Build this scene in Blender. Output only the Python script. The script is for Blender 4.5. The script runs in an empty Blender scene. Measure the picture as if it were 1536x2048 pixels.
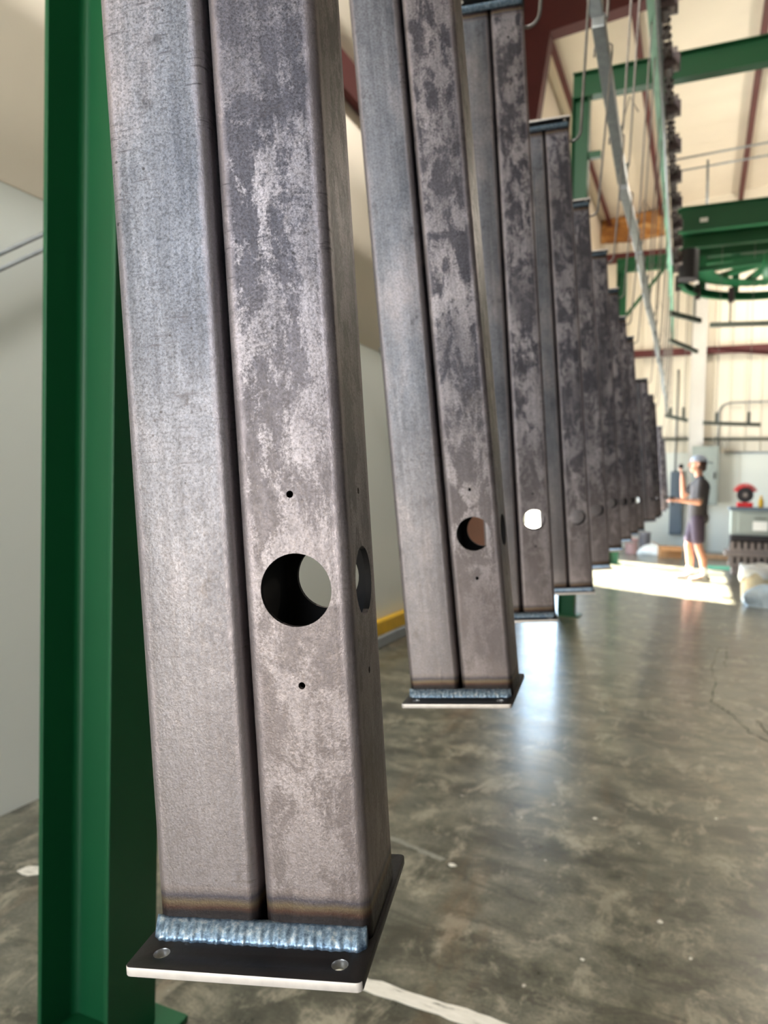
import bpy, bmesh, math, random
from mathutils import Vector, Matrix
random.seed(7)
scene = bpy.context.scene
col = scene.collection
R = math.radians

# ------------------------------------------------------------------ camera
cam_d = bpy.data.cameras.new('camera')
cam = bpy.data.objects.new('camera', cam_d); col.objects.link(cam)
cam_d.sensor_fit = 'VERTICAL'; cam_d.sensor_height = 36.0
cam_d.lens = 36.0 * 1450.0 / 2048.0
cam_d.clip_start = 0.02; cam_d.clip_end = 300
CR = ((0.917163, 0.032486, -0.397187), (0.397905, -0.019601, 0.917217), (0.022011, -0.999280, -0.030904))
cm = Matrix.Identity(4)
for i in range(3):
    cm[i][0] = CR[i][0]; cm[i][1] = -CR[i][1]; cm[i][2] = -CR[i][2]
cm[2][3] = 1.2
cam.matrix_world = cm
cam_d.dof.use_dof = True
cam_d.dof.focus_distance = 0.53
cam_d.dof.aperture_fstop = 8.2
scene.camera = cam

# ------------------------------------------------------------------ world, sun, daylight, exposure
world = bpy.data.worlds.new('world'); scene.world = world; world.use_nodes = True
bg = world.node_tree.nodes['Background']
bg.inputs[0].default_value = (0.72, 0.86, 1.0, 1); bg.inputs[1].default_value = 2.2

def light(name, kind, loc, energy, color, **kw):
    d = bpy.data.lights.new(name, kind); d.energy = energy; d.color = color
    for k, v in kw.items(): setattr(d, k, v)
    o = bpy.data.objects.new(name, d); col.objects.link(o); o.location = loc
    return o
SUN_EL = R(43.5)
sh = Vector((1.58, -0.85, 0)).normalized()
sdir = Vector((sh.x * math.cos(SUN_EL), sh.y * math.cos(SUN_EL), -math.sin(SUN_EL)))
sun = light('sun', 'SUN', (-8, 14, 12), 100.0, (1.0, 0.93, 0.80), angle=R(0.6))
sun.rotation_euler = sdir.to_track_quat('-Z', 'Y').to_euler()
# daylight coming in through the big door behind the camera and the side door
a = light('daylight_front_door', 'AREA', (-0.75, -3.95, 2.15), 138, (0.90, 0.95, 1.0), shape='RECTANGLE', size=2.9, size_y=3.9)
a.rotation_euler = (R(90), 0, 0)
a = light('daylight_side_door', 'AREA', (-2.33, 12.4, 1.56), 260, (0.50, 0.74, 1.0), shape='RECTANGLE', size=4.1, size_y=3.0)
a.rotation_euler = (R(90), 0, R(-90))

vs = scene.view_settings
vs.view_transform = 'Standard'; vs.look = 'None'; vs.exposure = 0.0; vs.gamma = 1.0; vs.use_curve_mapping = False

# ------------------------------------------------------------------ materials
def srgb(r, g, b):
    f = lambda c: (c / 255 / 12.92) if c / 255 <= 0.04045 else ((c / 255 + 0.055) / 1.055) ** 2.4
    return (f(r), f(g), f(b), 1.0)
def newmat(name):
    m = bpy.data.materials.new(name); m.use_nodes = True
    nt = m.node_tree; b = nt.nodes['Principled BSDF']
    return m, nt, b
def nd(nt, t, **kw):
    n = nt.nodes.new(t)
    for k, v in kw.items(): setattr(n, k, v)
    return n
def noise(nt, vec, scale, detail=4, rough=0.55, dist=0.0):
    n = nd(nt, 'ShaderNodeTexNoise'); n.inputs['Scale'].default_value = scale; n.inputs['Detail'].default_value = detail
    n.inputs['Roughness'].default_value = rough; n.inputs['Distortion'].default_value = dist
    nt.links.new(vec, n.inputs['Vector']); return n.outputs['Fac']
def ramp(nt, fac, stops, interp='LINEAR'):
    n = nd(nt, 'ShaderNodeValToRGB'); n.color_ramp.interpolation = interp
    e = n.color_ramp.elements
    while len(e) < len(stops): e.new(0.5)
    for i, (p, c) in enumerate(stops):
        e[i].position = p; e[i].color = c if len(c) == 4 else (*c, 1)
    nt.links.new(fac, n.inputs[0]); return n.outputs[0]
def g(v): return (v, v, v, 1)
def mathn(nt, op, a, b=None, clamp=False):
    n = nd(nt, 'ShaderNodeMath', operation=op, use_clamp=clamp)
    for i, s in enumerate((a, b)):
        if s is None: continue
        if isinstance(s, (int, float)): n.inputs[i].default_value = s
        else: nt.links.new(s, n.inputs[i])
    return n.outputs[0]
def mixc(nt, fac, a, b, mode='MIX'):
    n = nd(nt, 'ShaderNodeMix', data_type='RGBA', blend_type=mode)
    if isinstance(fac, (int, float)): n.inputs[0].default_value = fac
    else: nt.links.new(fac, n.inputs[0])
    for s, i in ((a, 6), (b, 7)):
        if isinstance(s, tuple): n.inputs[i].default_value = s
        else: nt.links.new(s, n.inputs[i])
    return n.outputs[2]
def mapping(nt, vec, scale=(1, 1, 1), loc=None):
    n = nd(nt, 'ShaderNodeMapping'); n.inputs['Scale'].default_value = scale
    nt.links.new(vec, n.inputs['Vector'])
    if loc is not None: nt.links.new(loc, n.inputs['Location'])
    return n.outputs[0]
def bump(nt, b, h, strength=0.2, dist=0.001):
    n = nd(nt, 'ShaderNodeBump'); n.inputs['Strength'].default_value = strength; n.inputs['Distance'].default_value = dist
    nt.links.new(h, n.inputs['Height']); nt.links.new(n.outputs[0], b.inputs['Normal'])
def plain(name, c, rough=0.5, metal=0.0, var=0.12, scale=6.0, coat=0.0, bmp=0.0, bscale=200):
    m, nt, b = newmat(name)
    tc = nd(nt, 'ShaderNodeTexCoord').outputs['Object']
    f = noise(nt, tc, scale, 5)
    lo = tuple(x * (1 - var) for x in c[:3]) + (1,); hi = tuple(min(1, x * (1 + var)) for x in c[:3]) + (1,)
    nt.links.new(ramp(nt, f, [(0.3, lo), (0.7, hi)]), b.inputs['Base Color'])
    b.inputs['Roughness'].default_value = rough; b.inputs['Metallic'].default_value = metal
    b.inputs['Coat Weight'].default_value = coat; b.inputs['Coat Roughness'].default_value = 0.15
    if bmp: bump(nt, b, noise(nt, tc, bscale, 3), bmp, 0.002)
    return m

W = 0.0762; D = 0.0827; L = 1.45
def mill_scale(name, patchy):
    m, nt, b = newmat(name)
    tc = nd(nt, 'ShaderNodeTexCoord').outputs['Object']
    rnd = nd(nt, 'ShaderNodeObjectInfo').outputs['Random']
    cmb = nd(nt, 'ShaderNodeCombineXYZ')
    nt.links.new(mathn(nt, 'MULTIPLY', rnd, 3.7), cmb.inputs[2]); nt.links.new(mathn(nt, 'MULTIPLY', rnd, 1.9), cmb.inputs[0])
    off = cmb.outputs[0]
    P = mapping(nt, tc, (1, 1, 1), off)
    sep = nd(nt, 'ShaderNodeSeparateXYZ'); nt.links.new(tc, sep.inputs[0])
    ax = mathn(nt, 'ABSOLUTE', sep.outputs[0]); ay = mathn(nt, 'ABSOLUTE', sep.outputs[1])
    mn = mathn(nt, 'MINIMUM', ax, ay)                      # 0 in the middle of a face, W/2 at its corner
    fine = noise(nt, P, 620, 3, 0.7)
    grain = noise(nt, mapping(nt, tc, (1, 1, 0.6), off), 300, 4, 0.7)
    clouds = noise(nt, mapping(nt, tc, (1, 1, 0.45), off), 16, 5, 0.6)
    if patchy:
        pm = noise(nt, mapping(nt, tc, (1, 1, 0.55), off), 34, 9, 0.72, 0.4)
        pm = mathn(nt, 'ADD', pm, mathn(nt, 'MULTIPLY', mathn(nt, 'SUBTRACT', fine, 0.5), 0.16))
        mask = ramp(nt, pm, [(0.465, g(0)), (0.55, g(1))])
        zone = noise(nt, mapping(nt, tc, (1, 1, 0.6), off), 9, 3, 0.5)
        mask = mathn(nt, 'MULTIPLY', mask, ramp(nt, zone, [(0.38, g(0.35)), (0.58, g(1))]))
        c = mixc(nt, mask, srgb(68, 66, 73), srgb(150, 144, 148))
        c = mixc(nt, ramp(nt, clouds, [(0.4, g(0)), (0.7, g(0.55))]), c, srgb(84, 81, 87))
    else:
        c = ramp(nt, clouds, [(0.32, srgb(88, 90, 98)), (0.5, srgb(112, 113, 120)), (0.68, srgb(138, 133, 137))])
    # fine speckle
    sp = ramp(nt, fine, [(0.33, g(0.45)), (0.5, g(1.0)), (0.68, g(1.45))])
    c = mixc(nt, 0.9, c, sp, 'MULTIPLY')
    gr = ramp(nt, grain, [(0.3, g(0.75)), (0.65, g(1.12))])
    c = mixc(nt, 0.6, c, gr, 'MULTIPLY')
    # lengthwise rolling streaks and the smooth pinkish bands along the corners
    st = noise(nt, mapping(nt, tc, (1, 1, 0.015), off), 170, 4, 0.6)
    c = mixc(nt, 0.5, c, ramp(nt, st, [(0.36, g(0.62)), (0.60, g(1.15))]), 'MULTIPLY')
    wob = mathn(nt, 'MULTIPLY', noise(nt, P, 60, 4), 0.006)
    bandpos = mathn(nt, 'ADD', mn, wob)
    band = ramp(nt, mathn(nt, 'DIVIDE', bandpos, W / 2 + 0.006), [(0.68, g(0)), (0.76, g(0.5)), (0.88, g(0.55)), (0.95, g(0.0))])
    c = mixc(nt, band, c, srgb(148, 140, 146))
    # crosswise scuffs and dark smudges
    sc = noise(nt, mapping(nt, tc, (0.12, 0.12, 1.0), off), 420, 4, 0.6)
    scm = noise(nt, P, 13, 3)
    scf = mathn(nt, 'MULTIPLY', ramp(nt, sc, [(0.56, g(0)), (0.68, g(0.75))]), ramp(nt, scm, [(0.52, g(0)), (0.62, g(1))]))
    c = mixc(nt, scf, c, srgb(66, 63, 68))
    sm = noise(nt, mapping(nt, tc, (1, 1, 0.7), off), 20, 8, 0.68)
    c = mixc(nt, ramp(nt, sm, [(0.60, g(0)), (0.68, g(0.75))]), c, srgb(50, 47, 50))
    # pits
    vz = nd(nt, 'ShaderNodeTexVoronoi'); vz.inputs['Scale'].default_value = 95
    nt.links.new(P, vz.inputs['Vector'])
    pitm = mathn(nt, 'MULTIPLY', ramp(nt, vz.outputs['Distance'], [(0.07, g(1)), (0.12, g(0))]), ramp(nt, scm, [(0.45, g(0)), (0.6, g(0.8))]))
    c = mixc(nt, pitm, c, srgb(35, 33, 35))
    # rust freckles
    ru = noise(nt, P, 46, 5, 0.7)
    c = mixc(nt, ramp(nt, ru, [(0.735, g(0)), (0.78, g(0.7))]), c, srgb(128, 92, 62))
    # warm lower end and heat tint left by the welds at both ends
    z = sep.outputs[2]
    lowm = ramp(nt, mathn(nt, 'DIVIDE', z, 0.45, True), [(0.0, g(0.5)), (1.0, g(0))])
    c = mixc(nt, lowm, c, srgb(164, 149, 143))
    zz = mathn(nt, 'ADD', z, mathn(nt, 'MULTIPLY', mathn(nt, 'SUBTRACT', noise(nt, P, 40, 3), 0.5), 0.004))
    end = mathn(nt, 'MINIMUM', zz, mathn(nt, 'SUBTRACT', L, zz))
    hf = mathn(nt, 'DIVIDE', end, 0.06, True)
    tint = ramp(nt, hf, [(0.23, srgb(20, 12, 10)), (0.28, srgb(70, 42, 25)), (0.34, srgb(108, 92, 66)), (0.41, srgb(54, 53, 66)), (0.50, srgb(132, 116, 108)), (1.0, srgb(132, 122, 120))])
    tm = ramp(nt, hf, [(0.0, g(0.98)), (0.35, g(0.88)), (0.42, g(0.7)), (0.54, g(0))])
    c = mixc(nt, tm, c, tint)
    nt.links.new(c, b.inputs['Base Color'])
    b.inputs['Metallic'].default_value = 0.68
    nt.links.new(ramp(nt, grain, [(0.3, g(0.36)), (0.7, g(0.54))]), b.inputs['Roughness'])
    bump(nt, b, mathn(nt, 'ADD', fine, mathn(nt, 'MULTIPLY', grain, 1.5)), 0.30, 0.0006)
    return m

M = {}
M['mill_a'] = mill_scale('mill_scale_smooth', False)
M['mill_b'] = mill_scale('mill_scale_patchy', True)
M['plate'] = plain('black_plate_scale_and_side_shade', srgb(13, 11, 13), 0.5, 0.0, 0.3, 60, bmp=0.1)
M['cut'] = plain('bright_cut_edge', srgb(222, 214, 208), 0.45, 0.25, 0.08, 120)
M['inside'] = plain('shade_black_inside', srgb(20, 18, 19), 0.8, 0.0, 0.3, 60)  # shade inside the tubes and their seam put into the colour
M['bore'] = plain('drilled_bore_steel', srgb(190, 190, 192), 0.3, 0.8, 0.2, 300)
def weldmat():
    m, nt, b = newmat('weld_bead_blue_steel')
    tc = nd(nt, 'ShaderNodeTexCoord').outputs['Object']
    f = noise(nt, tc, 260, 5, 0.7)
    nt.links.new(ramp(nt, f, [(0.3, srgb(78, 98, 122)), (0.5, srgb(140, 168, 196)), (0.68, srgb(205, 218, 228))]), b.inputs['Base Color'])
    b.inputs['Metallic'].default_value = 0.7; b.inputs['Roughness'].default_value = 0.32
    bump(nt, b, f, 0.5, 0.001); return m
M['weld'] = weldmat()
M['green'] = plain('green_machine_paint', srgb(3, 82, 44), 0.5, 0.0, 0.06, 3)
M['mintpaint'] = plain('pale_green_rail_paint', srgb(120, 172, 146), 0.45, 0.1, 0.2, 5)  # rail coloured paler than the green beams
M['maroon'] = plain('maroon_primer', srgb(86, 32, 33), 0.6, 0.0, 0.12, 4)
M['galv'] = plain('galvanised_steel', srgb(150, 156, 160), 0.42, 0.55, 0.15, 30)
M['rod'] = plain('dull_wire_rod', srgb(122, 118, 114), 0.5, 0.5, 0.2, 40)
M['chain'] = plain('dark_greasy_chain', srgb(62, 50, 50), 0.45, 0.4, 0.35, 50)
M['darkbar'] = plain('dark_powder_coated_bar', srgb(84, 88, 80), 0.5, 0.2, 0.2, 30)
M['liner'] = plain('white_liner_panel', srgb(226, 230, 224), 0.42, 0.0, 0.02, 1.2)
M['cream'] = plain('cream_vinyl_insulation', srgb(238, 226, 208), 0.6, 0.0, 0.03, 1.5)
M['wallrib'] = plain('cream_ribbed_wall', srgb(232, 224, 208), 0.55, 0.0, 0.03, 1.0)
M['pillar'] = plain('pale_grey_column_wrap', srgb(208, 205, 200), 0.5, 0, 0.04, 3)
M['greybox'] = plain('grey_enclosure_paint', srgb(150, 158, 152), 0.45, 0, 0.05, 6)
M['bluegrey'] = plain('slate_grey_panel', srgb(92, 106, 120), 0.5, 0, 0.06, 6)
M['black'] = plain('black_rubber', srgb(28, 24, 28), 0.6, 0, 0.2, 20)
M['taupe'] = plain('taupe_cast_metal', srgb(126, 116, 112), 0.55, 0.2, 0.15, 20)
M['red'] = plain('red_plastic', srgb(200, 22, 30), 0.4, 0, 0.08, 10)
M['yellow'] = plain('safety_yellow_paint', srgb(222, 176, 40), 0.5, 0, 0.12, 14)
M['kerb'] = plain('grey_kerb_paint', srgb(150, 156, 158), 0.6, 0, 0.12, 14)
M['white'] = plain('white_plastic', srgb(238, 238, 234), 0.5, 0, 0.03, 10)
M['tan'] = plain('tan_fibre_drum', srgb(206, 190, 158), 0.6, 0, 0.08, 12)
M['clear'] = plain('pale_plastic_film', srgb(205, 224, 236), 0.25, 0, 0.12, 18)
M['sack'] = plain('white_woven_sack', srgb(222, 220, 212), 0.7, 0, 0.08, 12)
M['card'] = plain('brown_cardboard', srgb(188, 132, 82), 0.75, 0, 0.12, 16)
M['mint'] = plain('mint_green_mat', srgb(110, 196, 160), 0.7, 0, 0.05, 10)
M['pail'] = plain('grey_steel_pail', srgb(150, 146, 150), 0.5, 0.2, 0.08, 10)
M['pailp'] = plain('dusty_pink_pail', srgb(178, 140, 134), 0.6, 0, 0.08, 10)
M['wood'] = plain('pine_board', srgb(186, 148, 112), 0.7, 0, 0.15, 9)
M['brownboard'] = plain('brown_fibreboard', srgb(150, 92, 66), 0.7, 0, 0.1, 6)
M['skin'] = plain('skin', srgb(222, 160, 132), 0.5, 0, 0.06, 14)
M['hair'] = plain('brown_hair', srgb(70, 46, 38), 0.6, 0, 0.25, 60)
M['shirt'] = plain('charcoal_cotton', srgb(76, 72, 74), 0.85, 0, 0.12, 20)
M['shorts'] = plain('plum_grey_cotton', srgb(78, 66, 82), 0.85, 0, 0.12, 20)
M['sock'] = plain('white_sock', srgb(236, 236, 236), 0.9, 0, 0.04, 20)
M['shoe'] = plain('grey_trainer', srgb(150, 146, 140), 0.7, 0, 0.1, 30)
M['cap'] = plain('pale_blue_cap_cloth', srgb(180, 190, 208), 0.85, 0, 0.06, 20)
M['eye'] = plain('dark_eye', srgb(35, 28, 26), 0.3, 0, 0.1, 20)
M['ground'] = plain('outdoor_pale_concrete', srgb(190, 186, 176), 0.9, 0, 0.1, 0.6)
M['darkwall'] = plain('dark_grey_shade_panel', srgb(60, 60, 60), 0.7, 0, 0.1, 2)
M['crack'] = plain('floor_crack_dirt', srgb(38, 38, 32), 0.9, 0, 0.2, 20)
def concrete():
    m, nt, b = newmat('polished_stained_concrete')
    tc = nd(nt, 'ShaderNodeTexCoord').outputs['Object']
    big = noise(nt, tc, 1.3, 7, 0.62, 0.2); mid = noise(nt, tc, 6.0, 10, 0.70, 0.25); fine = noise(nt, tc, 90, 8, 0.72)
    c = ramp(nt, mid, [(0.36, srgb(60, 60, 49)), (0.46, srgb(93, 91, 76)), (0.54, srgb(117, 113, 96)), (0.66, srgb(152, 146, 126))])
    c = mixc(nt, ramp(nt, big, [(0.42, g(0)), (0.60, g(0.5))]), c, srgb(98, 99, 90))
    c = mixc(nt, 0.7, c, ramp(nt, fine, [(0.36, g(0.6)), (0.62, g(1.2))]), 'MULTIPLY')
    # trowel arcs, dark oily patches and pale scuffs
    arc = noise(nt, mapping(nt, tc, (0.55, 1.3, 1)), 4.2, 10, 0.75, 0.5)
    c = mixc(nt, ramp(nt, arc, [(0.50, g(0)), (0.58, g(0.7))]), c, srgb(52, 51, 42))
    pale = noise(nt, mapping(nt, tc, (1.0, 0.6, 1)), 7.5, 10, 0.75, 0.4)
    c = mixc(nt, ramp(nt, pale, [(0.535, g(0)), (0.62, g(0.6))]), c, srgb(166, 159, 140))
    rust = noise(nt, mapping(nt, tc, (1.4, 0.3, 1)), 2.8, 6, 0.7, 0.3)
    c = mixc(nt, ramp(nt, rust, [(0.55, g(0)), (0.66, g(0.4))]), c, srgb(108, 86, 62))
    spk = noise(nt, tc, 24, 2, 0.4)
    c = mixc(nt, ramp(nt, spk, [(0.76, g(0)), (0.79, g(0.8))]), c, srgb(205, 200, 188))
    nt.links.new(c, b.inputs['Base Color'])
    nt.links.new(ramp(nt, mid, [(0.3, g(0.26)), (0.7, g(0.42))]), b.inputs['Roughness'])
    b.inputs['Coat Weight'].default_value = 0.35; b.inputs['Coat Roughness'].default_value = 0.17
    bump(nt, b, mathn(nt, 'ADD', fine, mid), 0.10, 0.004)
    return m
M['floor'] = concrete()
def stain():
    m, nt, b = newmat('scorched_insulation')
    tc = nd(nt, 'ShaderNodeTexCoord').outputs['Object']
    f = noise(nt, tc, 2.6, 7, 0.65, 0.8)
    nt.links.new(ramp(nt, f, [(0.3, srgb(96, 56, 26)), (0.5, srgb(176, 118, 58)), (0.68, srgb(214, 174, 118))]), b.inputs['Base Color'])
    b.inputs['Roughness'].default_value = 0.8; return m
M['stain'] = stain()
def paint_worn():
    m, nt, b = newmat('worn_white_floor_paint')
    tc = nd(nt, 'ShaderNodeTexCoord').outputs['Object']
    f = noise(nt, mapping(nt, tc, (0.6, 3, 1)), 22, 7, 0.7)
    nt.links.new(ramp(nt, f, [(0.34, srgb(130, 126, 112)), (0.44, srgb(214, 210, 198)), (0.7, srgb(232, 228, 218))]), b.inputs['Base Color'])
    b.inputs['Roughness'].default_value = 0.55; return m
M['linepaint'] = paint_worn()
M['faint'] = plain('rubbed_out_floor_paint', srgb(128, 127, 116), 0.5, 0, 0.2, 40)

# ------------------------------------------------------------------ mesh helpers
class MB:
    def __init__(s): s.v = []; s.f = []; s.m = []
    def add(s, vs, fs, mi=0):
        o = len(s.v); s.v += [tuple(p) for p in vs]; s.f += [tuple(i + o for i in f) for f in fs]; s.m += [mi] * len(fs); return s
    def box(s, x0, x1, y0, y1, z0, z1, mi=0):
        return s.add([(x0,y0,z0),(x1,y0,z0),(x1,y1,z0),(x0,y1,z0),(x0,y0,z1),(x1,y0,z1),(x1,y1,z1),(x0,y1,z1)],
                     [(3,2,1,0),(4,5,6,7),(0,1,5,4),(1,2,6,5),(2,3,7,6),(3,0,4,7)], mi)
    def beam(s, p0, p1, w, h, up=(0,0,1), mi=0):
        p0 = Vector(p0); p1 = Vector(p1); d = (p1 - p0).normalized(); u = Vector(up)
        r = d.cross(u).normalized(); u = r.cross(d).normalized(); vs = []
        for p in (p0, p1):
            for a, b_ in ((-1,-1),(1,-1),(1,1),(-1,1)): vs.append(p + r*(a*w/2) + u*(b_*h/2))
        return s.add(vs, [(0,1,2,3),(7,6,5,4),(1,0,4,5),(2,1,5,6),(3,2,6,7),(0,3,7,4)], mi)
    def tube(s, pts, r, n=10, mi=0, caps=True):
        pts = [Vector(p) for p in pts]; rs = r if isinstance(r, (list, tuple)) else [r]*len(pts)
        vs = []; ref = None
        for i, p in enumerate(pts):
            t = (pts[min(i+1, len(pts)-1)] - pts[max(i-1, 0)]).normalized()
            if ref is None: ref = Vector((1,0,0)) if abs(t.x) < 0.8 else Vector((0,1,0))
            a_ = (ref - t*ref.dot(t)).normalized(); b_ = t.cross(a_); ref = a_
            for k in range(n):
                an = 2*math.pi*k/n; vs.append(p + a_*(math.cos(an)*rs[i]) + b_*(math.sin(an)*rs[i]))
        fs = [(i*n+k, i*n+(k+1)%n, (i+1)*n+(k+1)%n, (i+1)*n+k) for i in range(len(pts)-1) for k in range(n)]
        if caps: fs += [tuple(reversed(range(n))), tuple(range((len(pts)-1)*n, len(pts)*n))]
        return s.add(vs, fs, mi)
    def lathe(s, prof, n=24, c=(0,0,0), mi=0):
        vs = []
        for r, z in prof:
            for k in range(n):
                a_ = 2*math.pi*k/n; vs.append((c[0]+r*math.cos(a_), c[1]+r*math.sin(a_), c[2]+z))
        fs = [(i*n+k, i*n+(k+1)%n, (i+1)*n+(k+1)%n, (i+1)*n+k) for i in range(len(prof)-1) for k in range(n)]
        fs += [tuple(reversed(range(n))), tuple(range((len(prof)-1)*n, len(prof)*n))]
        return s.add(vs, fs, mi)
    def prism(s, poly, axis, a0, a1, mi=0):
        n = len(poly); vs = []
        for a_ in (a0, a1):
            for p in poly:
                vs.append({'x': (a_, p[0], p[1]), 'y': (p[0], a_, p[1]), 'z': (p[0], p[1], a_)}[axis])
        fs = [(i, (i+1)%n, n+(i+1)%n, n+i) for i in range(n)] + [tuple(reversed(range(n))), tuple(range(n, 2*n))]
        return s.add(vs, fs, mi)
    def mesh(s, name, smooth=False):
        me = bpy.data.meshes.new(name); me.from_pydata(s.v, [], s.f)
        for p, mi in zip(me.polygons, s.m): p.material_index = mi; p.use_smooth = smooth
        bm = bmesh.new(); bm.from_mesh(me); bmesh.ops.recalc_face_normals(bm, faces=bm.faces); bm.to_mesh(me); bm.free()
        me.update(); return me
    def build(s, name, mats, parent=None, smooth=False, bevel=0):
        o = link(name, s.mesh(name, smooth), mats, parent)
        if bevel: bev(o, bevel)
        return o
def link(name, me, mats=None, parent=None, loc=None):
    o = bpy.data.objects.new(name, me); col.objects.link(o)
    if mats is not None:
        for m in (mats if isinstance(mats, (list, tuple)) else [mats]):
            me.materials.append(m)
    if parent: o.parent = parent
    if loc is not None: o.location = loc
    return o
def bev(o, w, seg=2):
    md = o.modifiers.new('bevel', 'BEVEL'); md.width = w; md.segments = seg; md.limit_method = 'ANGLE'; md.angle_limit = R(40)
def bake(o):
    """apply the modifiers of o to its own mesh"""
    dg = bpy.context.evaluated_depsgraph_get(); dg.update()
    me = bpy.data.meshes.new_from_object(o.evaluated_get(dg))
    old = o.data; o.modifiers.clear(); o.data = me; bpy.data.meshes.remove(old)
    return me
def shade(me, ang=35):
    for p in me.polygons: p.use_smooth = True
    me.set_sharp_from_angle(angle=R(ang))
def empty(name, loc=(0,0,0)):
    o = bpy.data.objects.new(name, None); col.objects.link(o); o.location = loc; o.empty_display_size = 0.1; return o
def tag(o, label, cat, group=None):
    o['label'] = label; o['category'] = cat
    if group: o['group'] = group
    return o
def struct(o, label=None, cat=None):
    o['kind'] = 'structure'
    if label: o['label'] = label
    if cat: o['category'] = cat
    return o
ORD = ['first','second','third','fourth','fifth','sixth','seventh','eighth','ninth','tenth','eleventh','twelfth','thirteenth','fourteenth',
       'fifteenth','sixteenth','seventeenth','eighteenth','nineteenth','twentieth','twenty-first','twenty-second','twenty-third','twenty-fourth','twenty-fifth','twenty-sixth']

# ------------------------------------------------------------------ the room
XL, YB, YF, XR = -2.27, 17.5, -4.0, 9.0
DY0, DY1, DH = 10.35, 14.5, 3.1           # side door in the left wall
roofz = lambda x: 7.5 + 0.1*(x - XL)
fl = struct(MB().box(XL-0.2, XR+0.2, YF-0.2, YB+0.2, -0.15, 0).build('floor', M['floor']), 'polished stained concrete shop floor', 'floor')
struct(MB().box(-60, XL-0.2, -60, 80, -0.3, -0.05).build('ground', M['ground']), 'pale concrete yard outside the side door', 'ground')
struct(MB().box(XL-0.2, 60, -60, YF-0.2, -0.3, -0.05).build('ground_front', M['ground']), 'pale concrete yard behind the camera', 'ground')
# left wall: frame body split round the door opening, liner panels, bulging insulation above
wl = struct(MB().box(XL-0.2, XL, YF-0.2, DY0, 0, 8).box(XL-0.2, XL, DY1, YB+0.2, 0, 8).box(XL-0.2, XL, DY0, DY1, DH, 8).build('wall_left', M['cream']),
            'cream insulated left wall above white liner panels', 'wall')
def liner(y0, y1):
    o = MB().box(XL, XL+0.012, y0+0.002, y1-0.002, 0.0, 2.24).build('liner_panel', M['liner'], wl)
for y0, y1 in ((-4, -1), (-1, 2.9), (2.9, 6.6), (6.6, DY0), (DY1, 17.5)): liner(y0, y1)
def bulge(y0, y1, z0, z1, out):
    n = 8; ys = [(out*math.sin(math.pi*min(1, (i/n)**0.75)), z0+(z1-z0)*i/n) for i in range(n+1)]
    MB().prism([(XL+a_, z_) for a_, z_ in ys] + [(XL-0.01, z1), (XL-0.01, z0)], 'y', y0, y1).build('insulation_blanket', M['cream'], wl, True)
for y0, y1 in ((-4, DY0),):
    MB().prism([(XL-0.01, 2.245), (XL+0.014, 2.245), (XL+0.085, 2.50), (XL+0.088, 2.515), (XL+0.15, 2.74), (XL+0.158, 2.80), (XL+0.15, 2.88), (XL+0.10, 3.2), (XL+0.03, 3.79), (XL-0.01, 3.79)], 'y', y0, y1).build('insulation_blanket', M['cream'], wl, True)
    bulge(y0, y1, 4.0, 6.2, 0.07)
for y0, y1 in ((-4, 8.85), (9.15, DY0)):
    MB().box(XL, XL+0.09, y0, y1, 3.79, 4.01).build('wall_girt', M['maroon'], wl)
    MB().box(XL, XL+0.09, y0, y1, 6.22, 6.42).build('wall_girt', M['maroon'], wl)
# back wall with ribs, girts and a pale column wrap
wb = struct(MB().box(XL-0.2, XR+0.2, YB, YB+0.2, 0, 9.2).build('wall_back', M['wallrib']), 'cream ribbed metal end wall', 'wall')
x = XL+0.12; me = None
while x < 2.6:
    mb = MB().prism([(-0.03,0),(0.03,0),(0.018,-0.03),(-0.018,-0.03)], 'z', 0, 7.0)
    me = me or mb.mesh('rib')
    o = link('rib', me, None, wb, (x, YB, 0.02))
    if not me.materials: me.materials.append(M['wallrib'])
    x += 0.30
MB().box(XL, XR, YB-0.16, YB, 6.50, 6.68).build('wall_girt', M['maroon'], wb)
MB().box(XL, XR, YB-0.16, YB, 4.32, 4.46).build('wall_girt', M['maroon'], wb)
for i, xx in enumerate((-2.2, -1.2, -0.2, 0.8, 1.8)):
    MB().box(xx+0.005, xx+0.995, YB-0.045, YB-0.03, 0.0, 2.17).build('wainscot_panel', M['liner'], wb)
MB().box(-0.24, 0.06, YB-0.34, YB-0.03, 0.0, 6.0).build('column_wrap', M['pillar'], wb, bevel=0.01)
MB().prism([(-2.25,7.48),(-2.25,6.98),(-1.6,6.95),(-0.85,7.02),(-0.85,7.6)], 'y', YB-0.10, YB).build('scorched_panel', M['stain'], wb)
# right and front walls, roof
struct(MB().box(XR, XR+0.2, YF-0.2, YB+0.2, 0, 9.2).build('wall_right', M['wallrib']), 'cream ribbed metal right wall', 'wall')
struct(MB().box(XL-0.2, -2.2, YF-0.2, YF, 0, 9).box(0.75, XR+0.2, YF-0.2, YF, 0, 9).box(-2.2, 0.75, YF-0.2, YF, 4.1, 9).build('wall_front', M['wallrib']),
       'cream wall with a wide door behind the camera', 'wall')
struct(MB().box(2.6, 2.75, YF, YB, 0, 4.4).build('added_dark_partition', M['darkwall']), 'added unseen dark grey partition keeping light off the post sides', 'wall')  # added out of view to darken the right faces of the posts
ce = struct(MB().prism([(XL-0.2, roofz(XL-0.2)), (XR+0.2, roofz(XR+0.2)), (XR+0.2, roofz(XR)+0.2), (XL-0.2, roofz(XL)+0.15)], 'y', YF-0.2, YB+0.2).build('ceiling', M['cream']),
            'cream insulated sloping metal roof', 'ceiling')
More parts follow.
